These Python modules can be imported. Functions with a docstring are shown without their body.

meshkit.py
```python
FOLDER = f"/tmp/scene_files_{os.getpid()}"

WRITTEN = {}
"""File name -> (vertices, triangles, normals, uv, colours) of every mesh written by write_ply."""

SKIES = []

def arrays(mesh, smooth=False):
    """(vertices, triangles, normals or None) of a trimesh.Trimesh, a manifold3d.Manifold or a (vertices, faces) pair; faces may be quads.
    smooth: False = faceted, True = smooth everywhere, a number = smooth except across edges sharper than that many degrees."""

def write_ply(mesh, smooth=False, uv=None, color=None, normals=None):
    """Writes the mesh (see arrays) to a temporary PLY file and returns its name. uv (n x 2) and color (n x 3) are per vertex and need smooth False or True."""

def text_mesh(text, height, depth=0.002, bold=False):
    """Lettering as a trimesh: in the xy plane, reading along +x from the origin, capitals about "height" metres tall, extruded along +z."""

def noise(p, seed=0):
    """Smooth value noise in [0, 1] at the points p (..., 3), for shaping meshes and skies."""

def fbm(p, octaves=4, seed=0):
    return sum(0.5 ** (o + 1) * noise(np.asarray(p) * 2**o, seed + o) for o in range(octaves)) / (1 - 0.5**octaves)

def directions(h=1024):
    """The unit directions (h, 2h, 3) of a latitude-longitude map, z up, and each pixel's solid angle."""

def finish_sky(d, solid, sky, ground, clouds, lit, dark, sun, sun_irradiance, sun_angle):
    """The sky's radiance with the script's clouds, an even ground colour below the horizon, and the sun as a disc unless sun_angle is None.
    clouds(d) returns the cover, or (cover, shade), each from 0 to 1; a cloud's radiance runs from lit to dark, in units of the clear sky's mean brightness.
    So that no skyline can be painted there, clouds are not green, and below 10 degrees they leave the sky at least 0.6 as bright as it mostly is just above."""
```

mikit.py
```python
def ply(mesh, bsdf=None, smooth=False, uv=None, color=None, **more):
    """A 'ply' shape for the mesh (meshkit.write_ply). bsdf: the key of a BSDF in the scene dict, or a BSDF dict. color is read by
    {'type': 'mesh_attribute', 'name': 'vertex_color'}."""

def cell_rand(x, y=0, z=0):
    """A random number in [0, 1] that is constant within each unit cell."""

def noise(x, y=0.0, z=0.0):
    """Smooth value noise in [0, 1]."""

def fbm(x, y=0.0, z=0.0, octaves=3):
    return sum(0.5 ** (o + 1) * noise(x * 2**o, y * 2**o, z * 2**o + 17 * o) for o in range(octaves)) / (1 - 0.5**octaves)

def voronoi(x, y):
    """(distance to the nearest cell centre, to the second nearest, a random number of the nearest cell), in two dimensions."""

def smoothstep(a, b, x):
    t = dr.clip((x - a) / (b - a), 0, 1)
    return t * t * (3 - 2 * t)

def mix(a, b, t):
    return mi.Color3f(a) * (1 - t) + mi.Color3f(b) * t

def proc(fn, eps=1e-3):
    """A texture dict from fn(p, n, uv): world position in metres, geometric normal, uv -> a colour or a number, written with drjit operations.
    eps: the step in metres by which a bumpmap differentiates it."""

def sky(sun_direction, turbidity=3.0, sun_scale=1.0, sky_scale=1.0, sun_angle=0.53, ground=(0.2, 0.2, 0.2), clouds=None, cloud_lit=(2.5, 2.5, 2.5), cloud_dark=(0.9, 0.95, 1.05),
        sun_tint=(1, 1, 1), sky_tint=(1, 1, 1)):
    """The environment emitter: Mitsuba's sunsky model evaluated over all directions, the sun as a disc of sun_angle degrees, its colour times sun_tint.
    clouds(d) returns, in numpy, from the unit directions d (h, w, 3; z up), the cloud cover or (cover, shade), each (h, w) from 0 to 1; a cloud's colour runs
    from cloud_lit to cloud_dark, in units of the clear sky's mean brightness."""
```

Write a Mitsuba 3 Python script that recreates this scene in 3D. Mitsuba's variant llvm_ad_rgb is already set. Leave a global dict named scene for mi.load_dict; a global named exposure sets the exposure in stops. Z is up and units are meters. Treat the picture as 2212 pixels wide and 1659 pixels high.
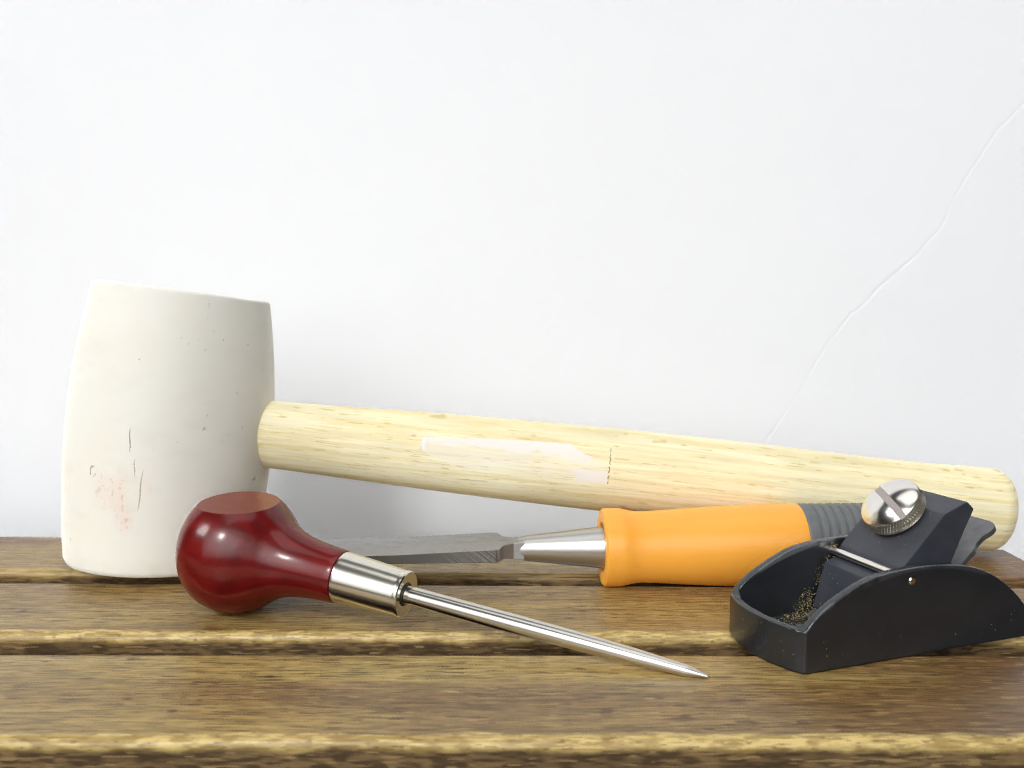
import math, numpy as np, trimesh, mitsuba as mi, drjit as dr, mikit, meshkit
import manifold3d as m3
from mikit import proc, noise, fbm, smoothstep, mix, cell_rand

# ------------------------------------------------------------------ camera, light, exposure
T = mi.ScalarTransform4f
PITCH = math.atan(199.5 / 2000.0)
EYE = (0.0, 0.0, 0.085)
scene, labels = {'type': 'scene'}, {}
scene['camera'] = {'type': 'thinlens', 'fov': 2 * math.degrees(math.atan(1106 / 2000.0)), 'fov_axis': 'x',
                   'to_world': T().look_at(origin=list(EYE), target=[0, math.cos(PITCH), EYE[2] - math.sin(PITCH)], up=[0, 0, 1]),
                   'aperture_radius': 0.0006, 'focus_distance': 0.245, 'near_clip': 0.01, 'far_clip': 20.0}
exposure = 0.02

def soft(power, color):
    def fn(p, n, uv):                                                             # falloff of the added fill panel: bright middle, dimmer rim
        d = dr.sqrt(dr.square(2 * uv.x - 1) + dr.square(2 * uv.y - 1) + .0 * uv.x)
        k = .35 + .65 * (1 - smoothstep(.25, 1.05, d))
        return mi.Color3f(*[power * c for c in color]) * k
    return proc(fn)
def lamp(name, at, target, w, h, power, label, color=(1, 1, 1), edge=False):
    tf = T().look_at(origin=list(at), target=list(target), up=[0, 0.02, 1]) @ T().scale([w / 2, h / 2, 1])
    scene[name] = {'type': 'rectangle', 'to_world': tf,
                   'emitter': {'type': 'area', 'radiance': soft(power, color) if edge else {'type': 'rgb', 'value': [power * c for c in color]}},
                   'bsdf': {'type': 'diffuse', 'reflectance': {'type': 'rgb', 'value': 0.5}}}
    labels[name] = {'label': label, 'category': 'lamp'}

CTR = (0.0, 0.26, 0.03)
def around(az, el, dist):
    """a place seen from the tools: az degrees right of the camera side, el degrees up"""
    a, e = math.radians(az), math.radians(el)
    return (dist * math.cos(e) * math.sin(a), .26 - dist * math.cos(e) * math.cos(a), .03 + dist * math.sin(e))
lamp('window_lamp', around(-20, 36, 3.2), CTR, 0.55, 0.48, 42.0, 'bright white lamp panel in front of the table')
lamp('side_lamp', around(-66, 34, 3.6), CTR, 0.8, 0.9, 15.0, 'bright white lamp panel left of the table')
lamp('ceiling_lamp', (0.25, -0.10, 2.6), (0.1, 0.2, 0), 2.2, 1.6, 1.1, 'wide white ceiling lamp panel above the table')
lamp('room_fill', around(-10, 25, 3.4), CTR, 5.8, 3.3, 3.05, 'very wide soft fill panel added in place of the bright room in front of the table', edge=True)  # added glowing panel, stands in for the bright room behind the camera

# ------------------------------------------------------------------ helpers
def V(*a): return np.array(a, float)
def unit(v): return np.asarray(v, float) / np.linalg.norm(v)
def frame(origin, ax, up):
    """4x4 with local z along ax, local x as close to up as can be"""
    z = unit(ax); x = unit(np.asarray(up, float) - np.dot(up, z) * z); y = np.cross(z, x)
    M = np.eye(4); M[:3, 0], M[:3, 1], M[:3, 2], M[:3, 3] = x, y, z, origin
    return M
def moved(mesh, M):
    m = mesh.copy(); m.apply_transform(M); return m
def lathe(profile, n=96):
    """closed solid of revolution about z from (z, r) pairs, first and last r = 0"""
    P = np.array(profile, float); k = len(P) - 2; a = np.arange(n) * 2 * math.pi / n
    ring = np.stack([P[1:-1, 1, None] * np.cos(a), P[1:-1, 1, None] * np.sin(a), np.repeat(P[1:-1, :1], n, 1)], -1).reshape(-1, 3)
    v = np.vstack([ring, [0, 0, P[0, 0]], [0, 0, P[-1, 0]]]); i = np.arange(k * n).reshape(k, n); j = np.roll(i, -1, 1)
    F = np.vstack([np.c_[i[:-1].ravel(), j[:-1].ravel(), j[1:].ravel()], np.c_[i[:-1].ravel(), j[1:].ravel(), i[1:].ravel()],
                   np.c_[j[0], i[0], np.full(n, k * n)], np.c_[i[-1], j[-1], np.full(n, k * n + 1)]])
    m = trimesh.Trimesh(v, F, process=False)
    if m.volume < 0: m.invert()
    return m
def spline(pts, n):
    from scipy.interpolate import PchipInterpolator
    P = np.array(pts, float); d = np.r_[0, np.cumsum(np.hypot(*np.diff(P, axis=0).T))]
    t = np.linspace(0, d[-1], n)
    return np.c_[PchipInterpolator(d, P[:, 0])(t), PchipInterpolator(d, P[:, 1])(t)]
def tomani(mesh):
    mesh = mesh.copy(); mesh.merge_vertices()
    return m3.Manifold(m3.Mesh(np.asarray(mesh.vertices, np.float32), np.asarray(mesh.faces, np.uint32)))
def totri(man):
    m = man.to_mesh(); return trimesh.Trimesh(m.vert_properties[:, :3], m.tri_verts, process=True)
def extrude(poly, h):
    return m3.CrossSection([np.array(poly, float) * 1000]).extrude(h * 1000).scale((0.001,) * 3)
def add(key, mesh, bsdf, smooth=30, **kw):
    scene[key] = mikit.ply(mesh, bsdf, smooth=smooth, **kw)
def tag(key, label, cat=None, **more):
    labels[key] = {'label': label, **({'category': cat} if cat else {}), **more}
def rgb(*c): return {'type': 'rgb', 'value': list(c)}
def local(M):
    """drjit function: world point -> local coordinates of the frame M"""
    Mi = np.linalg.inv(M)
    def f(p):
        return tuple(float(Mi[i, 0]) * p.x + float(Mi[i, 1]) * p.y + float(Mi[i, 2]) * p.z + float(Mi[i, 3]) for i in range(3))
    return f

# ------------------------------------------------------------------ frames of the things
HANDLE_A, HANDLE_B = V(-.0773, .2880, .0405), V(.1634, .2946, .0137)
HF = frame(HANDLE_A, HANDLE_B - HANDLE_A, (0, 0, 1))                   # x = up, y = sideways, z = along the handle
HEAD_UP = unit(V(.0971, .052, .99)); HEADF = frame(V(-.1107, .2860, .0015), HEAD_UP, (1, 0, 0))   # z = up the head, x = towards handle
KN, TIP = V(-.0746, .2425, .0168), V(.0436, .1966, .0005)
AWLF = frame(KN, TIP - KN, (0, 0, 1))
CHF = frame(V(.0278, .2645, .0107), V(math.cos(.045), math.sin(.045), 0), (0, 0, 1))
PSI = math.radians(20.5)
E1, E2, EZ = V(math.cos(PSI), math.sin(PSI), 0), V(-math.sin(PSI), math.cos(PSI), 0), V(0, 0, 1)
PL = np.eye(4); PL[:3, 0], PL[:3, 1], PL[:3, 2], PL[:3, 3] = E1, E2, EZ, V(.0651, .1985, .0002)

# ------------------------------------------------------------------ materials
def bsdf(name, **kw):
    scene[name] = {'type': 'twosided', 'bsdf': {'type': 'principled', **kw}}
def bumped(name, fn, scale, eps, **kw):
    scene[name] = {'type': 'twosided', 'bsdf': {'type': 'bumpmap', 'arbitrary': proc(fn, eps), 'scale': scale, 'bsdf': {'type': 'principled', **kw}}}

# white paper backdrop
def paper_color(p, n, uv):
    return mix((.86, .873, .895), (.88, .892, .91), fbm(p.x * 14, p.z * 14, 0, octaves=3))
bsdf('paper_material', base_color=proc(paper_color), roughness=0.85, specular=0.2)

# oiled hardwood of the slats
def slat_color(seed, dark, red):
    def fn(p, n, uv):
        x, y, z = p.x, p.y + seed * 0.37, p.z
        v = y + (fbm(x * 8, y * 25, seed * 3.1, octaves=2) - .5) * .008
        w = v + z
        broad = fbm(x * 7 + seed * 5, y * 22, 3.3, octaves=3)
        band = fbm(x * 6.0, v * 120, seed + .5, octaves=3)                       # growth figure along the slat
        c = mix((.245, .158, .062), (.335, .238, .100), smoothstep(.35, .65, band))
        c = mix(c, (.205, .128, .066), .55 * smoothstep(.48, .62, fbm(x * 12, v * 90, 9.1 + seed, octaves=3)))   # rosy brown areas
        c = mix(c, (.130, .067, .033), red * smoothstep(.40, .64, broad + .17 * smoothstep(.0, .14, x)))
        grain = fbm(x * 150, w * 1500, seed, octaves=3)                           # fine straight fibres
        fleck = fbm(x * 420, w * 1900, seed + 7, octaves=2)
        c = c * (.20 + 1.05 * grain + .50 * fleck)
        pore = smoothstep(.72, .84, noise(x * 260 + seed, w * 1900, 4.2)) * smoothstep(.40, .60, fbm(x * 45, v * 240, 7.7 + seed, octaves=2))
        c = mix(c, (.070, .032, .015), .80 * pore)
        hair = smoothstep(.66, .82, noise(x * 170 + seed * 3, w * 3100, 24.2))      # hair-thin dark lines
        c = mix(c, (.070, .036, .016), .68 * hair)
        light = smoothstep(.70, .84, noise(x * 240 + seed, w * 2400, 14.2))
        return mix(c, (.42, .31, .14), .42 * light) * mi.Color3f(.98, .96, .78)
    return fn
def slat_edge_color(seed):
    def fn(p, n, uv):                                                             # eased front edge: paler and yellower than the top
        x, y, z = p.x, p.y, p.z
        g = fbm(x * 330, y * 1000 + z * 1000, seed, octaves=3)
        c = mix((.36, .25, .080), (.62, .47, .18), smoothstep(.28, .66, g))
        c = mix(c, (.29, .185, .06), .5 * smoothstep(.52, .7, fbm(x * 150, y * 600 + z * 600, seed + 4, octaves=3)))
        hl = smoothstep(.58, .80, noise(x * 190, y * 2600 + z * 2600, 12.2 + seed))
        c = mix(c, (.25, .15, .05), .5 * hl)
        d = smoothstep(.74, .86, noise(x * 620, y * 2100 + z * 1900, 2.2 + seed))
        return mix(c, (.17, .10, .04), .6 * d)
    return fn
def slat_side_color(seed):
    def fn(p, n, uv):                                                             # rough sawn side, darker than the top
        x, z = p.x, p.z
        g = fbm(x * 300 + 25 * z, z * 1700, seed, octaves=3)
        c = mix((.075, .047, .023), (.20, .128, .058), smoothstep(.30, .72, g))
        b = smoothstep(.40, .66, fbm(x * 55, z * 400, 5 + seed, octaves=3))
        c = mix(c, (.055, .034, .019), .4 * b)
        s = smoothstep(.74, .84, noise(x * 260, z * 2600, 8.8 + seed))
        return mix(c, (.36, .24, .10), .6 * s)
    return fn
def slat_bump(p, n, uv):
    return fbm(p.x * 60, p.y * 1500 + p.z * 1500, 0, octaves=3)
def slat_all(seed, red, back0, back1, front0, front1, pale=1.0):
    top, edge, side = slat_color(seed, 0, red), slat_edge_color(seed), slat_side_color(seed)
    def fn(p, n, uv):
        t = (p.x + .18) / .36
        yf = front0 + (front1 - front0) * t
        yb = back0 + (back1 - back0) * t
        wob = (fbm(p.x * 140, p.y * 700, seed, octaves=3) - .5) * .0026
        d = p.y - yf + wob
        e = 1 - smoothstep(-.0002, .0010, d)
        s = smoothstep(.0013, .0029, -p.z + wob * .6)
        c = mix(top(p, n, uv), edge(p, n, uv), e * .9 * (pale if pale == 1.0 else .5 * (1 - smoothstep(-.13, -.08, p.x))))
        return mix(c, side(p, n, uv), s)
    return fn

# ash handle
hloc = local(HF)
def ash_color(p, n, uv):
    u, s, l = hloc(p)
    w = u + .0022 * (fbm(l * 10, u * 60, 1.0, octaves=2) - .5) + .035 * dr.square(smoothstep(.05, .24, l)) * (u + .004) - .02 * l * .25
    rings = .5 + .5 * dr.sin(w * 2100 + 3.0 * fbm(l * 9, w * 200, 2, octaves=2) + s * 350)
    c = mix((.82, .745, .50), (.765, .665, .385), .55 * smoothstep(.3, 1, rings))
    c = mix(c, (.845, .79, .58), .6 * smoothstep(.45, .7, fbm(l * 16, w * 420, 5, octaves=3)))
    fib = fbm(l * 70, w * 1500 + s * 700, 15, octaves=3)                        # fine fibres along the handle
    c = c * (.86 + .26 * fib)
    c = mix(c, (.70, .56, .25), .40 * smoothstep(.56, .72, fbm(l * 30, w * 900, 25, octaves=3)))
    dash = smoothstep(.66, .84, noise(l * 330, w * 4200 + s * 1500, 3.3)) * smoothstep(.55, .95, rings)
    c = mix(c, (.50, .38, .11), .62 * dash)
    dash3 = smoothstep(.70, .84, noise(l * 210, w * 5200 + s * 900, 13.3)) * smoothstep(.4, .6, fbm(l * 20, w * 300, 31, octaves=2))
    c = mix(c, (.56, .44, .14), .6 * dash3)
    dash2 = smoothstep(.82, .92, noise(l * 300, w * 2900, 9.3)) * smoothstep(.48, .66, fbm(l * 30, w * 260, 4.4, octaves=2))
    c = mix(c, (.38, .27, .08), .6 * dash2)
    # short saw mark across the handle just beyond the label remnant
    mk = (1 - smoothstep(.00010, .00028, dr.abs(l - .1073 - .00012 * dr.sin(u * 4000)))) * smoothstep(-.0035, -.002, u) * (1 - smoothstep(.0075, .0088, u)) * smoothstep(.35, .55, noise(u * 1500, l * 900, 1.2))
    c = mix(c, (.16, .11, .05), .8 * mk)
    # brownish scuff low on the handle
    sc = (1 - smoothstep(.0, 1.0, dr.sqrt(dr.square((l - .1174) / .010) + dr.square((u + .0104) / .0022)))) * smoothstep(.35, .6, fbm(l * 300, u * 900, 6, octaves=3))
    return mix(c, (.33, .12, .05), .75 * sc) * mi.Color3f(1.0, 1.0, .97)
def ash_bump(p, n, uv):
    u, s, l = hloc(p)
    return fbm(l * 80, u * 1800, s * 1800, octaves=2)
bumped('ash_material', ash_bump, 0.00004, 1e-4, base_color=proc(ash_color), roughness=0.55, specular=0.35)

# white rubber of the mallet head, with its stains and scuffs
qloc = local(HEADF)
def rubber_color(p, n, uv):
    x, y, z = qloc(p)
    c = mix((.755, .747, .675), (.785, .775, .710), fbm(x * 60, y * 60, z * 60, octaves=3))
    c = mix(c, (.775, .748, .65), .5 * smoothstep(.5, .8, fbm(x * 110, z * 110, 3, octaves=3)))
    fr = smoothstep(0, .004, -y)                                                  # marks sit on the front
    def blob(cx, cz, rx, rz, k=1.0):
        d = dr.sqrt(dr.square((x - cx) / rx) + dr.square((z - cz) / rz))
        return (1 - smoothstep(.05, 1.25, d + (fbm(x * 420, z * 420, 1.5, octaves=3) - .5) * 1.1)) * fr * k
    pink = dr.minimum(1, blob(-.0082, .0255, .0040, .0062, .8) + blob(-.0032, .0250, .0034, .0078, 1.0) + blob(-.0008, .0180, .0034, .0050, 1.0) + blob(.0058, .0271, .0010, .0016, .8))
    c = mix(c, (.775, .62, .55), .5 * pink)
    c = mix(c, (.45, .25, .19), .35 * pink * smoothstep(.62, .75, fbm(x * 1300, z * 900, 8, octaves=2)))
    def cut(cx, cz, hl, w, lean=0.0):
        t = (z - cz) / hl
        return (1 - smoothstep(.2, 1.0, dr.abs(x - cx - lean * (z - cz) + .00022 * dr.sin(t * 3)) / (w * dr.maximum(1e-3, 1 - t * t)))) * dr.select(dr.abs(t) < 1, 1.0, 0.0) * fr
    cuts = dr.minimum(1, cut(-.0007, .0406, .0038, .00032) + .8 * cut(.0012, .0327, .0028, .00024) + .75 * cut(.0032, .0264, .0064, .00034, .09))
    c = mix(c, (.22, .20, .13), .85 * cuts)
    ring = dr.abs(dr.sqrt(dr.square((x + .0114) / .0009) + dr.square((z - .0303) / .0015)) - 1)
    c = mix(c, (.36, .27, .18), .8 * (1 - smoothstep(.1, .4, ring)) * fr * smoothstep(.4, .55, noise(x * 1800, z * 1800, 3)))
    for cx, cz, r in ((.0179, .0450, .00056), (.0293, .0291, .00056), (.0184, .0487, .00030), (.0199, .0708, .00024), (.0174, .0732, .00018), (.0143, .0703, .00018), (.0119, .0690, .00022), (.0099, .0704, .00018),
                      (.0161, .0675, .00020), (.0251, .0701, .00028), (.0154, .0807, .00020), (-.0004, .0632, .00030), (.0118, .0409, .00018), (.0262, .0453, .00024), (.0244, .0555, .00018), (.0059, .0384, .00026)):
        d = dr.sqrt(dr.square(x - cx) + dr.square((z - cz) * .6)) + (noise(x * 3000, z * 3000, 5) - .5) * r * .8
        c = mix(c, (.36, .33, .22), .60 * (1 - smoothstep(r * .3, r * .85, d)) * fr)
    speck = smoothstep(.90, .95, noise(x * 900, z * 900, 31 + y * 50)) * smoothstep(.5, .7, fbm(x * 80, z * 80, 12, octaves=2))
    c = mix(c, (.45, .43, .36), .5 * speck)
    smear = smoothstep(.55, .8, fbm(x * 130, z * 240, 21, octaves=4))
    return mix(c, (.66, .65, .585), .20 * smear)
def rubber_bump(p, n, uv):
    x, y, z = qloc(p)
    return fbm(x * 900, y * 900, z * 900, octaves=3)
bumped('rubber_material', rubber_bump, 0.00003, 1e-4, base_color=proc(rubber_color), roughness=0.75, specular=0.2)

# red lacquered knob
kloc = local(AWLF)
def lacquer_color(p, n, uv):
    u, s, l = kloc(p)
    g = fbm(l * 90, u * 420, s * 420, octaves=3)
    c = mix((.100, .0034, .0033), (.142, .0052, .0046), smoothstep(.3, .7, g))
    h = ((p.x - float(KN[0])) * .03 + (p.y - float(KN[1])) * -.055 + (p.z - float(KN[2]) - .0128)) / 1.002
    return mix(c, mix((.15, .022, .009), (.20, .036, .013), g), .75 * smoothstep(-.00012, -.00002, h))     # reflection of the mallet handle painted onto the flat
def lacquer_bump(p, n, uv):
    u, s, l = kloc(p)
    return fbm(l * 90, u * 120, s * 120, octaves=2)
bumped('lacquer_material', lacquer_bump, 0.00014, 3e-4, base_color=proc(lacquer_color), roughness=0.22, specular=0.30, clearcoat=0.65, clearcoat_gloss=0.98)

# metals
def brushed_bump_for(loc, f_axis, f_round):
    def fn(p, n, uv):
        u, s, l = loc(p)
        return fbm(l * f_axis, u * f_round, s * f_round, octaves=2)
    return fn
bumped('nickel_material', brushed_bump_for(kloc, 2600, 60), 0.000010, 5e-5, base_color=rgb(.78, .75, .66), metallic=1.0, roughness=0.22)
bumped('awl_steel_material', brushed_bump_for(kloc, 40, 1500), 0.000006, 5e-5, base_color=rgb(.66, .64, .59), metallic=1.0, roughness=0.20)
cloc = local(CHF)
def blade_color(p, n, uv):
    u, s, l = cloc(p)
    g = fbm(l * 260 + s * 500 + u * 500, (l - s) * 1800 + u * 900, 3, octaves=2)
    c = mix((.44, .45, .47), (.53, .54, .56), g)
    sp = smoothstep(.58, .75, fbm(l * 300, s * 500, 2, octaves=3))
    c = mix(c, (.36, .36, .42), .45 * sp)
    side = smoothstep(.0091, .0094, dr.abs(s)) * (1 - smoothstep(-.0312, -.0308, l))     # side faces, darker than the top face
    scr = smoothstep(.58, .74, noise((l + u * 1.3) * 4200, 3, 5)) * smoothstep(-.052, -.034, l)
    return mix(c, mix((.16, .158, .145), (.46, .45, .41), .55 * scr), side)
def blade_bump(p, n, uv):
    u, s, l = cloc(p)
    return noise((l + u * 1.2) * 2600, (s) * 300, 1) * .7 + .5 * fbm(l * 500, s * 1600, u * 1600, octaves=2)
bumped('blade_material', blade_bump, 0.000010, 5e-5, base_color=proc(blade_color), metallic=0.9, roughness=0.44)
bumped('bolster_material', brushed_bump_for(cloc, 1900, 50), 0.000012, 5e-5, base_color=rgb(.58, .57, .54), metallic=1.0, roughness=0.32)
bsdf('chrome_material', base_color=rgb(.86, .83, .78), metallic=1.0, roughness=0.19)
bsdf('slot_material', base_color=rgb(.58, .52, .49), metallic=1.0, roughness=0.45)
def knurl_color(p, n, uv): return mix((.40, .38, .31), (.62, .58, .48), fbm(p.x * 900, p.y * 900, p.z * 900, octaves=2))
bsdf('knurl_material', base_color=proc(knurl_color), metallic=1.0, roughness=0.28)

# orange plastic and grey rubber of the chisel handle
def orange_color(p, n, uv):
    u, s, l = cloc(p)
    return mix((.81, .350, .040), (.85, .385, .052), fbm(l * 60, u * 120, s * 120, octaves=3))
def fine_bump(p, n, uv): return fbm(p.x * 1600, p.y * 1600, p.z * 1600, octaves=2)
bumped('orange_material', fine_bump, 0.00002, 1e-4, base_color=proc(orange_color), roughness=0.36, specular=0.55)
def grip_color(p, n, uv):
    c = mix((.120, .128, .132), (.160, .168, .172), fbm(p.x * 300, p.y * 300, p.z * 300, octaves=3))
    d = smoothstep(.80, .9, noise(p.x * 2400, p.y * 2400, p.z * 2400))
    return mix(c, (.24, .24, .23), .5 * d)
bumped('grip_material', fine_bump, 0.00003, 1e-4, base_color=proc(grip_color), roughness=0.55, specular=0.4)

# black painted casting of the plane
ploc = local(PL)
def cast_color(p, n, uv):
    q, t, z = ploc(p)
    c = mix((.0115, .0130, .0155), (.0180, .0205, .0240), fbm(p.x * 150, p.y * 150, p.z * 150, octaves=3))
    zr = dr.maximum(.0212 - dr.square(q - .0328) / .1105, 0)
    t2 = dr.minimum(t, .0295 - t)
    line = dr.maximum(dr.exp(-dr.square((t2 - .00025) / .00022)), dr.exp(-dr.square((t2 - .0020) / .00022)))
    line = dr.maximum(line, dr.exp(-dr.square((q + .0012) / .0007)) * .6)
    m = line * smoothstep(-.0011, -.0003, z - zr) * smoothstep(.30, .62, fbm(q * 220, t * 400, 3, octaves=3))   # rim highlights painted as paler lines
    return mix(c, (.13, .14, .15), .8 * m)
def cast_bump(p, n, uv): return fbm(p.x * 700, p.y * 700, p.z * 700, octaves=3)
bumped('casting_material', cast_bump, 0.00006, 1e-4, base_color=proc(cast_color), roughness=0.27, specular=0.7)
def cap_color(p, n, uv): return mix((.029, .032, .041), (.042, .047, .059), fbm(p.x * 200, p.y * 200, p.z * 200, octaves=3))
bumped('cap_material', fine_bump, 0.00002, 1e-4, base_color=proc(cap_color), roughness=0.45, specular=0.5)
def iron_color(p, n, uv):
    g = fbm(p.x * 350, p.y * 350, p.z * 350, octaves=3)
    return mix((.13, .13, .135), (.24, .24, .25), g)
bumped('iron_material', fine_bump, 0.00002, 1e-4, base_color=proc(iron_color), metallic=0.75, roughness=0.42)
bsdf('iron_edge_material', base_color=rgb(.55, .55, .56), metallic=1.0, roughness=0.4)
def label_color(p, n, uv):
    u, q, l = hloc(p)
    fuzz = (fbm(l * 260, u * 420, 2, octaves=3) - .5) * .006
    strip = smoothstep(.0040, .0062, u + fuzz * .6) + smoothstep(.094, .099, l + fuzz) * (1 - smoothstep(.0005, .0025, u + fuzz * .4))
    thin = .22 + .25 * smoothstep(.4, .6, fbm(l * 90, u * 700, 6, octaves=2))
    c = mix(ash_color(p, n, uv), (.79, .762, .715), dr.minimum(.92, thin + .8 * strip))             # paper left only in places
    return mix(c, (.88, .87, .87), 1 - smoothstep(.0496, .0512, l))
bsdf('label_material', base_color=proc(label_color), roughness=0.8, specular=0.2)
def dust_color(p, n, uv): return mix((.32, .21, .05), (.80, .66, .36), cell_rand(p.x * 2500, p.y * 2500, p.z * 2500))
bsdf('sawdust_material', base_color=proc(dust_color), roughness=0.9, specular=0.1)
bsdf('dark_steel_material', base_color=rgb(.05, .045, .04), metallic=0.6, roughness=0.5)

# ------------------------------------------------------------------ backdrop
WALL = .385
def backdrop():
    xs = np.r_[np.linspace(-.48, .06, 110)[:-1], np.linspace(.06, .25, 480), np.linspace(.25, .48, 50)[1:]]; zs = np.r_[np.linspace(-.30, -.02, 60)[:-1], np.linspace(-.02, .20, 560), np.linspace(.20, .45, 60)[1:]]
    X, Z = np.meshgrid(xs, zs)
    k = WALL / .348
    line = np.array([(.0700, -.0150), (.0959, .0274), (.1103, .0504), (.1146, .0584), (.1191, .0658), (.1267, .0772), (.1291, .0779), (.1389, .0884), (.1497, .0977), (.1596, .1088), (.1635, .1195),
                     (.1702, .1309), (.1784, .1439), (.1875, .1542), (.23, .203), (.30, .27)])
    line = np.c_[line[:, 0] * k, .085 - (.085 - line[:, 1]) * k]
    branch = np.array([(.086, .026), (.089, .040), (.097, .058), (.1010, .072), (.106, .1)]); branch = np.c_[branch[:, 0] * k, .085 - (.085 - branch[:, 1]) * k]
    branch2 = np.array([(.1085, .028), (.117, .038), (.126, .052)]); branch2 = np.c_[branch2[:, 0] * k, .085 - (.085 - branch2[:, 1]) * k]
    def dist(L):
        best = np.full(X.shape, 9.0); side = np.zeros(X.shape)
        for a, b in zip(L[:-1], L[1:]):
            d = b - a; t = np.clip(((X - a[0]) * d[0] + (Z - a[1]) * d[1]) / (d @ d), 0, 1)
            q = np.hypot(X - a[0] - t * d[0], Z - a[1] - t * d[1])
            s = np.sign((X - a[0]) * d[1] - (Z - a[1]) * d[0])
            m = q < best; best = np.where(m, q, best); side = np.where(m, s, side)
        return best, side
    d, s = dist(line); sd = d * s                                       # sd > 0 right of the crease
    d, s = dist(line); jit = (meshkit.fbm(np.stack([X * 160, Z * 160, 0 * X], -1), 3, 2) - .5) * .0014; sd = d * s + jit
    D = .00011 * np.exp(-(sd / .00055) ** 2) * (.45 + 1.1 * meshkit.fbm(np.stack([X * 45, Z * 45, 0 * X + 3], -1), 2, 9))
    D += .0007 * (1 - np.exp(-np.abs(sd) / .05)) * (sd > 0)
    for L, a in ((branch, .00010), (branch2, .00008)):
        d2, s2 = dist(L); D += .5 * a * np.exp(-(d2 / .0016) ** 2)
    D += .0010 * (meshkit.fbm(np.stack([X * 6, Z * 6, 0 * X], -1), 3, 5) - .5)
    v = np.c_[X.ravel(), (WALL + D).ravel(), Z.ravel()]
    i = np.arange(X.size).reshape(X.shape)
    f = np.c_[i[:-1, :-1].ravel(), i[:-1, 1:].ravel(), i[1:, 1:].ravel(), i[1:, :-1].ravel()]
    f = np.vstack([f[:, [0, 1, 2]], f[:, [0, 2, 3]]])
    add('backdrop', trimesh.Trimesh(v, f, process=False), 'paper_material', smooth=True)
    labels['backdrop'] = {'label': 'white paper backdrop with a slanting crease on the right', 'kind': 'structure'}
backdrop()

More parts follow.
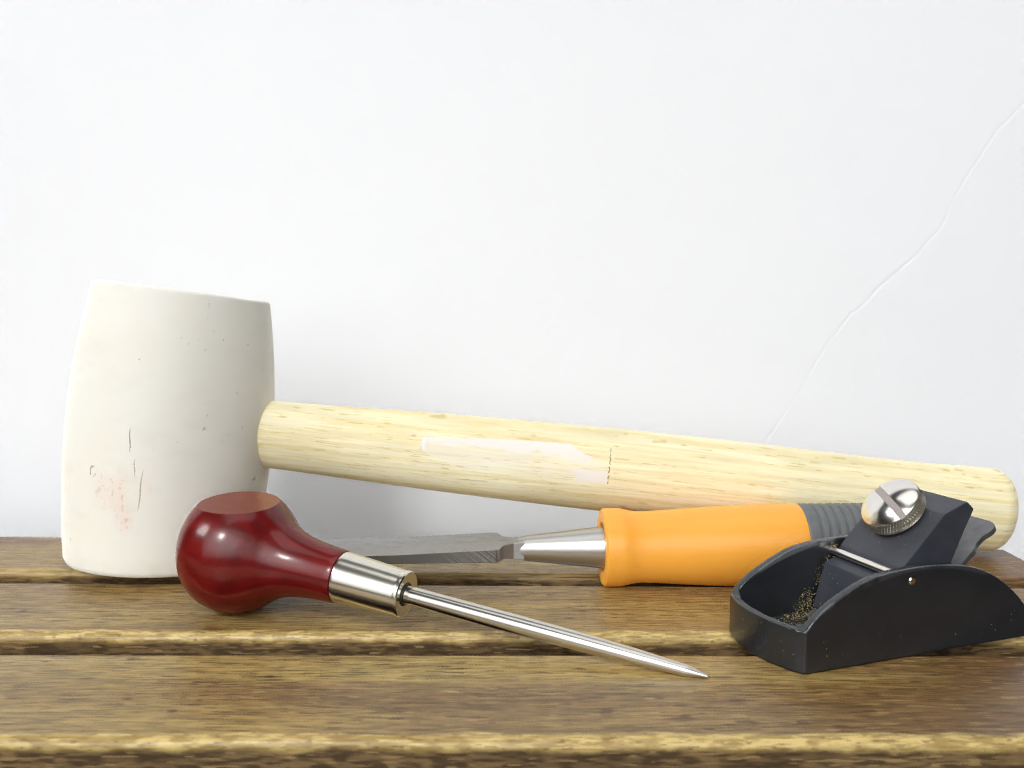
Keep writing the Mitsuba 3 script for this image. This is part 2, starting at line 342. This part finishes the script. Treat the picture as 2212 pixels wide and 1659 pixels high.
# ------------------------------------------------------------------ slatted table top
tag('slatted_table', 'brown oiled hardwood table top of separate slats with pale edges', 'table')
XL, XR = -.335, .1625
def slat(i, b, f, seed, red, pale=1.0):
    """b, f: y of the top face's rear and front edge at x = -.18 and x = .18; eased edges 2 mm beyond, sides 13 mm deep"""
    n = 160; xs = np.linspace(XL, XR, n)
    prof = [(0, 0, 1)]
    ang = np.linspace(0, math.pi / 2, 6)
    R = .0020
    rows = []
    for k, x in enumerate(xs):
        t = (x + .18) / .36; yb = b[0] + (b[1] - b[0]) * t; yf = f[0] + (f[1] - f[0]) * t
        pts = [(yb + R * math.sin(a), -R * (1 - math.cos(a))) for a in ang[::-1]]
        top = [(yb + (yf - yb) * q, 0.0) for q in np.linspace(0, 1, 8)[1:-1]]
        pts = [(yb + R, -.013)] + [(yb + R, -.006)] + pts + top + [(yf - R * math.sin(a), -R * (1 - math.cos(a))) for a in ang] + [(yf - R, -.006), (yf - R, -.013)]
        rows.append([(x, y, z) for y, z in pts])
    A = np.array(rows); m = A.shape[1]
    A[..., 2] += .00012 * (meshkit.fbm(np.stack([A[..., 0] * 40, A[..., 1] * 200, A[..., 0] * 0 + seed], -1), 3, 2) - .5)
    w = meshkit.fbm(np.stack([A[..., 0] * 70, A[..., 2] * 300, A[..., 0] * 0 + seed], -1), 3, 7) - .5
    A[..., 1] += np.where(A[..., 2] < -.0005, w * .0006, 0)
    # eased right-hand end
    v = A.reshape(-1, 3); idx = np.arange(n * m).reshape(n, m)
    F = []
    for k in range(n - 1):
        for j in range(m):
            a, bb, c, d = idx[k, j], idx[k + 1, j], idx[k + 1, (j + 1) % m], idx[k, (j + 1) % m]
            F += [(a, d, c), (a, c, bb)]
    for row, flip in ((idx[0], False), (idx[-1], True)):
        c = len(v); v = np.vstack([v, v[row].mean(0)])
        for j in range(m):
            tri = (row[j], row[(j + 1) % m], c); F.append(tri[::-1] if not flip else tri)
    mesh = trimesh.Trimesh(v, F, process=False); mesh.fix_normals()
    mat = f'slat_material_{i}'
    scene[mat] = {'type': 'twosided', 'bsdf': {'type': 'bumpmap', 'arbitrary': proc(slat_bump, 1e-4), 'scale': .00005,
                  'bsdf': {'type': 'principled', 'base_color': proc(slat_all(seed, red, b[0], b[1], f[0], f[1], pale)), 'roughness': .38, 'specular': .45}}}
    key = 'slatted_table__slat' + ('' if i == 0 else f'_{i:03d}')
    add(key, mesh, mat, smooth=35)
slat(0, (.3155, .2985), (.2790, .2697), 1.0, .95, .22)
slat(1, (.2640, .2585), (.2262, .2246), 2.0, .60)
slat(2, (.2099, .2088), (.1712, .1706), 3.0, 1.0)
def batten(i, x):
    m = trimesh.creation.box((.030, .175, .012)); m.apply_translation((x, .2455, -.0191))
    add('slatted_table__batten' + ('' if i == 0 else f'_{i:03d}'), m, 'batten_material', smooth=False)
bsdf('batten_material', base_color=proc(slat_color(5.0, 0, .8)), roughness=.6)
batten(0, -.26); batten(1, .135)

# ------------------------------------------------------------------ mallet
tag('mallet', 'mallet with a scuffed white rubber head and a pale wooden handle, lying at the back', 'mallet')
def mallet_head():
    Lh = .0842
    prof = [(0, 0), (0, .0150), (.0001, .0264), (.0006, .0277), (.0020, .0285), (.0060, .0290)]
    body = spline([(.0060, .0290), (.020, .0301), (.035, .0307), (.050, .0304), (.065, .0291), (.0815, .0266)], 24)
    prof += [tuple(q) for q in body[1:]] + [(.0834, .0264), (Lh - .0002, .0260), (Lh, .0254), (Lh, .014), (Lh, 0)]
    m = lathe(prof, 160); v = m.vertices
    t = np.clip(v[:, 2] / Lh, 0, 1)
    v[:, 2] += v[:, 0] * (.052 * (1 - t) ** 3 - .030 * t ** 3)                    # faces worn out of square
    n = meshkit.fbm(v * 90, 3, 4) - .5
    m.vertices = v + m.vertex_normals * (n * .00035)[:, None]
    add('mallet__head', moved(m, HEADF), 'rubber_material', smooth=40)
mallet_head()
HP = np.array([(-.030, .0105), (0, .0106), (.030, .0115), (.062, .01250), (.107, .0133), (.140, .0135), (.165, .0133), (.195, .01290), (.209, .0129), (.225, .01345)])
def handle_r(l):
    from scipy.interpolate import PchipInterpolator
    return PchipInterpolator(HP[:, 0], HP[:, 1])(l)
ASPECT = .86
def mallet_handle():
    ls = np.linspace(-.030, .2328, 90)
    prof = [(-.030, 0)] + [(l, float(handle_r(min(l, .225)))) for l in ls]
    R, r = prof[-1][1], .0054
    prof += [(.2328 + r * math.sin(a), R - r * (1 - math.cos(a))) for a in np.linspace(.15, math.pi / 2, 9)] + [(.2328 + r + .0003, R * .2), (.2328 + r + .0003, 0)]
    m = lathe(prof, 96); v = m.vertices.copy(); v[:, 1] *= ASPECT
    m.vertices = v
    add('mallet__handle', moved(m, HF), 'ash_material', smooth=35)
mallet_handle()
def sticker(key, poly):
    """torn label remnant: polygon in (along, up) laid on the handle surface, .15 mm thick"""
    import shapely
    from shapely.geometry import Polygon
    rng = np.random.default_rng(4)
    P = Polygon(poly).segmentize(.0012)
    pts = np.array(P.exterior.coords)[:-1] + rng.normal(0, .00006, (len(P.exterior.coords) - 1, 2))
    P = Polygon(pts)
    xs, ys = np.arange(.05, .1145, .0008), np.arange(-.0045, .0105, .0006)
    m = trimesh.creation.extrude_polygon(P, .0001, engine='earcut')
    m = m.subdivide_to_size(.0012)
    v = m.vertices; l, u = v[:, 0], v[:, 1]
    R = handle_r(l); off = np.where(v[:, 2] > .00005, .00020, .00005)
    ang = np.arcsin(np.clip(u / R, -1, 1))
    curl = .0009 * np.clip((.0512 - l) / .003, 0, 1) ** 2
    rr = R + off + curl
    M = np.c_[rr * np.sin(ang), (R * ASPECT + off + curl) * np.cos(ang) * SIDE, l]
    m2 = trimesh.Trimesh(M, m.faces, process=True); m2.fix_normals()
    add(key, moved(m2, HF), 'label_material', smooth=25)
SIDE = -1 if HF[1, 1] > 0 else 1                                           # side of the handle that faces the viewer
sticker('mallet__label_remnant', [(.0487, .0025), (.0500, .0058), (.0702, .0074), (.0945, .0083), (.0990, .0060), (.1064, .0042), (.1071, -.0021), (.0969, -.0025), (.0854, -.0020), (.0626, -.0018), (.0525, .0004)])
tag('mallet__label_remnant', 'torn white remains of a paper label')

# ------------------------------------------------------------------ awl
tag('awl', 'awl with a glossy red wooden knob, shiny ferrule and long pointed steel spike', 'awl')
def awl():
    kp = spline([(-.0128, 0), (-.0126, .0030), (-.0116, .0075), (-.0091, .0118), (-.0052, .0152), (-.0010, .0166), (.0022, .0168), (.0061, .0162), (.0097, .0147), (.0129, .0124), (.0155, .0104), (.0187, .0089), (.0230, .0078), (.0275, .0072), (.0322, .0069)], 60)
    prof = [tuple(q) for q in kp] + [(.0331, .0068), (.0336, .0066), (.0338, .0060), (.0338, 0)]
    m = moved(lathe(prof, 128), AWLF)
    n = unit(V(.03, -.055, 1)); c = KN + V(0, 0, .0128)
    man = tomani(m)
    if man.volume() < 0: m.invert(); man = tomani(m)
    cut = totri(man.trim_by_plane(tuple(-n), float(-n @ c)))
    # ease the rim of the flat and the sanded facet running down the neck
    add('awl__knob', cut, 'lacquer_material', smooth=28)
    f0, f1 = .0338, .0524
    fer = [(f0, 0), (f0, .0062), (f0 + .0002, .00655), (f0 + .0010, .00660), (f0 + .0170, .00575), (f0 + .0175, .00590), (f1 - .0003, .00585), (f1, .0056), (f1 - .0001, .0053), (f1 - .0003, .0030), (f1 - .0009, .0025), (f1 - .0009, 0)]
    add('awl__ferrule', moved(lathe(fer, 128), AWLF), 'nickel_material', smooth=28)
    L = np.linalg.norm(TIP - KN)
    sp = [(f1 - .001, 0), (f1 - .001, .00230), (f1 + .030, .00230), (f1 + .040, .00222), (L - .027, .00214), (L - .017, .00188), (L - .0085, .00148), (L - .0056, .00138), (L - .0046, .00126), (L - .0005, .00036), (L - .0001, .00016), (L, 0)]
    add('awl__spike', moved(lathe(sp, 128), AWLF), 'awl_steel_material', smooth=7)
    add('awl__spike_socket', moved(lathe([(f1 - .0008, 0), (f1 - .0008, .00285), (f1 + .0001, .0027), (f1 + .0002, .0022), (f1 + .0002, 0)], 64), AWLF), 'dark_steel_material', smooth=28)
awl()

# ------------------------------------------------------------------ chisel
tag('chisel', 'wood chisel with an orange and grey plastic handle and a flat steel blade', 'chisel')
def chisel():
    o = [(.0030, 0), (.0030, .0066), (.0012, .0069), (.0002, .0074), (0, .0082), (0, .0102), (.0001, .0107), (.0006, .01122), (.0012, .01130)]
    o += [tuple(q) for q in spline([(.0048, .01130), (.0060, .01118), (.0085, .01060), (.0115, .01032), (.0155, .01042), (.025, .01098), (.036, .0116), (.048, .0120), (.0585, .0122)], 40)]
    o += [(.0592, .01215), (.0594, .0119), (.0594, 0)]
    o = [(a * (.0563 + .0017) / .0594 - .0017, r) for a, r in o]
    add('chisel__grip', moved(lathe(o, 128), CHF), 'orange_material', smooth=30); tag('chisel__grip', 'smooth orange front of the handle')
    g = [(.0594, 0), (.0594, .01185), (.0597, .01205), (.0600, .0121)]
    for k in range(7):
        a = .0628 + .00255 * k
        g += [(a - .0004, .0121), (a - .0001, .0120), (a + .0002, .01145), (a + .0005, .01143), (a + .0009, .0120), (a + .0012, .0121)]
    g += [(.0830, .0121), (.0890, .0119), (.0920, .0112), (.0938, .0095), (.0944, .006), (.0944, 0)]
    g = [(a - .0031, r) for a, r in g]
    add('chisel__end_grip', moved(lathe(g, 128), CHF), 'grip_material', smooth=30); tag('chisel__end_grip', 'dark grey ridged rubber end of the handle')
    # bolster: cone that narrows to the neck
    b = [(-.0262, 0), (-.0262, .0031), (-.0250, .0034), (-.0235, .0037), (-.0010, .0061), (.0010, .0063), (.0010, 0)]
    add('chisel__bolster', moved(lathe(b, 96), CHF), 'bolster_material', smooth=30)
    # blade: loft from neck to shoulder to edge. local: x up, z towards the handle
    # (z, half width, lower x, upper x)
    st = [(-.0245, .0032, -.0026, .0026), (-.0275, .0034, -.0022, .0024), (-.0305, .0052, -.0016, .0023), (-.0318, .0092, -.0014, .0023), (-.0328, .0095, -.0014, .0023), (-.060, .0095, -.0014, .0012), (-.100, .0095, -.0014, .0006), (-.107, .0095, -.0014, -.0013)]
    rows = []
    for z, hw, lo, hi in st:
        c = min(.00012, (hi - lo) * .2); t = hw - .0002
        rows.append([(lo, -hw + c, z), (lo, hw - c, z), (lo + c, hw, z), (hi - c, hw - c, z), (hi, t, z), (hi, -t, z), (hi - c, -hw + c, z), (lo + c, -hw, z)])
    v = np.array(rows).reshape(-1, 3); F = []; m = 8
    for k in range(len(st) - 1):
        for j in range(m):
            a, bb, c, d = k * m + j, (k + 1) * m + j, (k + 1) * m + (j + 1) % m, k * m + (j + 1) % m
            F += [(a, bb, c), (a, c, d)]
    for base in (0, (len(st) - 1) * m): F += [(base, base + j, base + j + 1) for j in range(1, m - 1)]
    mesh = trimesh.Trimesh(v, F, process=False); mesh.fix_normals()
    add('chisel__blade', moved(mesh, CHF), 'blade_material', smooth=False)
chisel()

# ------------------------------------------------------------------ block plane
tag('block_plane', 'small black metal block plane with a slotted silver thumb screw', 'hand plane')
W = .0295
def soften(man, length, it=6, lam=.5):
    m = totri(man.refine_to_length(length)); m.merge_vertices()
    trimesh.smoothing.filter_taubin(m, lamb=lam, nu=lam * 1.04, iterations=it)
    return m
def plane_body():
    LEN = .0668
    rim = spline([(0, .0097), (.0030, .0128), (.0085, .0161), (.0180, .0199), (.0250, .0209), (.0330, .0212), (.0389, .0209), (.0477, .0195), (.0546, .0167), (.0603, .0129), (.0645, .0090), (LEN, .0062)], 60)
    toe = [(0.0 - .0036 * math.sin(math.pi * q) ** .75, W * q) for q in np.linspace(0, 1, 17)]     # bowed toe
    heel = [(LEN, W), (LEN, 0)]
    foot = [(s, t) for s, t in toe] + heel
    def side(extra, shrink=0.0):
        P = [(-.006, 0)] + [(-.006, rim[0, 1] - .0001)] + [tuple(q) for q in rim] + [(LEN + .006, rim[-1, 1]), (LEN + .006, 0)]
        return P
    outer = extrude(foot[::-1], .03)
    if outer.volume() <= 0: outer = extrude(foot, .03)
    prism = m3.CrossSection([np.array(side(0)[::-1]) * 1000]).extrude(60).scale((.001,) * 3).rotate((90, 0, 0)).translate((0, .045, 0))
    body = outer ^ prism
    th = .0021
    inner = m3.CrossSection([np.array(foot[::-1]) * 1000])
    if inner.area() <= 0: inner = m3.CrossSection([np.array(foot) * 1000])
    inner = inner.offset(-th * 1000, m3.JoinType.Round).extrude(40).scale((.001,) * 3).translate((0, 0, .0022))
    body = body - inner
    bed = m3.CrossSection([np.array([(.026, .0015), (.046, .0015), (.046, .0155), (.043, .0145), (.026, .0049)]) * 1000])
    if bed.area() <= 0: bed = m3.CrossSection([np.array([(.026, .0015), (.026, .0049), (.043, .0145), (.046, .0155), (.046, .0015)]) * 1000])
    bed = bed.extrude((W - 2 * th + .0004) * 1000).scale((.001,) * 3).rotate((90, 0, 0)).translate((0, W - th + .0002, 0))
    m = soften(body, .00050, 26)
    add('block_plane__body', moved(m, PL), 'casting_material', smooth=50)
    b = totri(bed); b.apply_translation((0, 0, -.0006))
    add('block_plane__bed', moved(b, PL), 'casting_material', smooth=20)
plane_body()
def side_prism(poly, t0, t1):
    cs = m3.CrossSection([np.array(poly) * 1000])
    if cs.area() <= 0: cs = m3.CrossSection([np.array(poly[::-1]) * 1000])
    return cs.extrude((t1 - t0) * 1000).scale((.001,) * 3).rotate((90, 0, 0)).translate((0, t1, 0))
def lever_cap():
    P = [(.0226, .0044), (.0262, .0158), (.0281, .0166), (.0301, .0170), (.0308, .0198), (.0429, .0317), (.0498, .0342), (.0520, .0323), (.0494, .0275), (.0455, .0196), (.0405, .0160), (.0300, .0096), (.0240, .0058)]
    m = soften(side_prism(P, .0044, .0262), .0005, 4)
    add('block_plane__lever_cap', moved(m, PL), 'cap_material', smooth=45)
lever_cap()
def iron():
    ph = math.radians(30); b = V(math.cos(ph), 0, math.sin(ph)); n = V(-math.sin(ph), 0, math.cos(ph))
    edge = [(.0320, .0040), (.0345, .0046), (.0372, .0050), (.0398, .0062), (.0425, .0066), (.0450, .0062), (.0468, .0066), (.0479, .0079), (.0482, .0100)]
    sm = spline(edge, 40)
    near = [(-.001, .0040)] + [tuple(q) for q in sm]
    poly = near + [(l, .0296 - t) for l, t in near[::-1]]
    cs = m3.CrossSection([np.array(poly) * 1000])
    if cs.area() <= 0: cs = m3.CrossSection([np.array(poly[::-1]) * 1000])
    m = totri(cs.extrude(1.3).scale((.001,) * 3))
    M = np.eye(4); M[:3, 0], M[:3, 1], M[:3, 2], M[:3, 3] = b, V(0, 1, 0), n, V(.0215, 0, .0020) - 0 * n
    add('block_plane__blade', moved(moved(m, M), PL), 'iron_material', smooth=25)
iron()
def pin():
    r = .00100
    m = trimesh.creation.cylinder(r, W + .0007, sections=48); m.apply_transform(trimesh.transformations.rotation_matrix(math.pi / 2, (1, 0, 0)))
    prof = [(-.0003, 0), (-.0003, r * .7), (-.00005, r)] + [(.0018, r), (W - .0018, r)] + [(W + .00005, r), (W + .0003, r * .7), (W + .0003, 0)]
    m = lathe(prof, 64)
    M = np.eye(4); M[:3, 0], M[:3, 1], M[:3, 2], M[:3, 3] = V(1, 0, 0), V(0, 0, -1), V(0, 1, 0), V(.0294, 0, .0182)
    add('block_plane__cross_pin', moved(moved(m, M), PL), 'chrome_material', smooth=30)
pin()
def screw():
    ph = math.radians(44); b = V(math.cos(ph), 0, math.sin(ph)); n = V(-math.sin(ph), 0, math.cos(ph))
    c = V(.0306, 0, .0199) + .0135 * b + V(0, .0165, 0)
    M = np.eye(4); M[:3, 0], M[:3, 1], M[:3, 2], M[:3, 3] = b, np.cross(n, b), n, c
    if np.linalg.det(M[:3, :3]) < 0: M[:3, 1] *= -1
    R = .0077
    # knurled rim: crossing diagonal grooves
    na, nz = 420, 15
    zz = np.linspace(.0010, .0044, nz); aa = np.linspace(0, 2 * math.pi, na, endpoint=False)
    A, Z = np.meshgrid(aa, zz)
    k = 30; w = math.pi / .0034 * 2.5
    g = np.maximum(np.abs(np.cos(k * A + w * (Z - .001))), np.abs(np.cos(k * A - w * (Z - .001)))) 
    diam = np.minimum(np.abs(np.sin(k * A + w * (Z - .001))), np.abs(np.sin(k * A - w * (Z - .001))))
    env = np.clip(np.minimum(Z - .0010, .0044 - Z) / .0003, 0, 1)
    RR = R + .0001 - .00042 * (1 - diam) * env - .00015 * (1 - env)
    v = np.c_[(RR * np.cos(A)).ravel(), (RR * np.sin(A)).ravel(), Z.ravel()]
    idx = np.arange(nz * na).reshape(nz, na); F = []
    nx = np.roll(idx, -1, 1)
    F = np.vstack([np.c_[idx[:-1].ravel(), nx[:-1].ravel(), nx[1:].ravel()], np.c_[idx[:-1].ravel(), nx[1:].ravel(), idx[1:].ravel()]])
    lo, hi = len(v), len(v) + 1
    v = np.vstack([v, [0, 0, .0010], [0, 0, .0044]])
    F = np.vstack([F, np.c_[nx[0], idx[0], np.full(na, lo)], np.c_[idx[-1], nx[-1], np.full(na, hi)]])
    knurl = trimesh.Trimesh(v, F, process=False)
    # domed face with the slot milled across it
    Rd, hd = .00758, .0030
    S = (Rd ** 2 + hd ** 2) / (2 * hd)
    prof = [(.0030, 0), (.0030, Rd - .0004), (.0044, Rd - .0004), (.0045, Rd)] + [(.00455 + math.sqrt(S * S - r * r) - (S - hd), r) for r in np.linspace(Rd - .0001, 0, 40)]
    dome = lathe(prof, 160)
    dm = tomani(dome)
    if dm.volume() < 0: dome.invert(); dm = tomani(dome)
    sd = V(-.406, 0, 0) + V(0, -1.0, 0)                                        # slot: along -E2, a little down the slope
    Mi = M[:3, :3]
    d = Mi.T @ (V(0, -1, 0) - .406 * b); ang = math.degrees(math.atan2(d[1], d[0]))
    box = m3.Manifold.cube((.03, .00180, .01), True).translate((0, 0, .0042 + .005)).rotate((0, 0, ang))
    body = dm - box
    # the notch also cuts the rim
    kn = tomani(knurl)
    kn = kn - box
    add('block_plane__thumb_screw', moved(moved(totri(kn), M), PL), 'knurl_material', smooth=20)
    add('block_plane__thumb_screw__domed_face', moved(moved(totri(body), M), PL), 'chrome_material', smooth=25)
    fl = m3.Manifold.cube((.0148, .00179, .0006), True).translate((0, 0, .00393)).rotate((0, 0, ang))
    add('block_plane__thumb_screw__slot', moved(moved(totri(fl), M), PL), 'slot_material', smooth=False)
    sh = trimesh.creation.cylinder(.0030, .006, sections=48); sh.apply_translation((0, 0, -.0010))
    add('block_plane__thumb_screw__shank', moved(moved(sh, M), PL), 'dark_steel_material', smooth=30)
    tag('block_plane__thumb_screw', 'silver thumb screw with knurled rim and slotted domed face')
screw()

# ------------------------------------------------------------------ sawdust in and on the plane
def sawdust():
    rng = np.random.default_rng(11)
    chips = []
    def chip(pos, size, flat=.35):
        m = trimesh.creation.icosahedron(); m.apply_scale(1.0)
        v = m.vertices * (size * rng.uniform(.7, 1.6), size * rng.uniform(.3, .6), size * flat)
        R = trimesh.transformations.random_rotation_matrix(rng.random(3))[:3, :3]
        chips.append(trimesh.Trimesh(v @ R.T + pos, m.faces, process=False))
    def heap(s0, t0, ss, ts, count, h):
        for _ in range(count):
            a, b = rng.normal(0, 1, 2); s, t = s0 + a * ss, t0 + b * ts
            if not (-.0005 < s < .0222 and .0022 < t < W - .0021): continue
            z = .0023 + h * math.exp(-.5 * (a * a + b * b)) * rng.random() + .0001
            chip(V(s, t, z), rng.uniform(.00006, .00016))
    heap(.0205, .0258, .0024, .0016, 420, .0075)      # drift in the far corner
    heap(.0155, .0240, .0042, .0030, 260, .0018)
    heap(.0095, .0215, .0050, .0040, 220, .0003)
    heap(.0208, .0190, .0007, .0050, 130, .0004)
    for _ in range(110):                                  # dust that climbs the corner to the pin
        q = rng.random(); chip(V(.0215 + .0065 * q + rng.normal(0, .0006), W - .0020 - abs(rng.normal(0, .0009)), .004 + .0135 * q + rng.normal(0, .0006)), rng.uniform(.0001, .0002))
    for _ in range(45):
        chip(V(.0293 + rng.normal(0, .0007), W - .0022 - abs(rng.normal(0, .0006)), .0192 + rng.normal(0, .0006)), rng.uniform(.0001, .0002))
    ph = math.radians(44); bb = V(math.cos(ph), 0, math.sin(ph)); nn = V(-math.sin(ph), 0, math.cos(ph)); o = V(.0308, 0, .0199)
    for _ in range(26):                                   # specks on the lever cap
        l, t = rng.uniform(.0004, .0165), rng.uniform(.0055, .0245)
        chip(o + l * bb + V(0, t, 0) + .0001 * nn, rng.uniform(.00008, .00018))
    for _ in range(14):
        q = rng.random(); chip(V(.0226 + .0034 * q, rng.uniform(.006, .024), .0046 + .0108 * q) + V(-.00015, 0, .0001), rng.uniform(.0001, .0002))
    for _ in range(30):
        chip(V(rng.uniform(0, .018), rng.uniform(.003, W - .003), .00235), rng.uniform(.0001, .0002))
    for _ in range(22):                                   # stray specks on the near side and the toe
        chip(V(rng.uniform(.004, .062), -.0001, 0) + V(0, 0, rng.uniform(.002, .008)), rng.uniform(.00006, .00012))
        t = rng.uniform(.002, .027); chip(V(-.0037 * math.sin(math.pi * t / W) ** .75, t, rng.uniform(.002, .0085)), rng.uniform(.00006, .00012))
    add('sawdust', moved(trimesh.util.concatenate(chips), PL), 'sawdust_material', smooth=False)
    labels['sawdust'] = {'label': 'tan sawdust lying inside and on the black plane', 'category': 'sawdust', 'kind': 'stuff'}
sawdust()
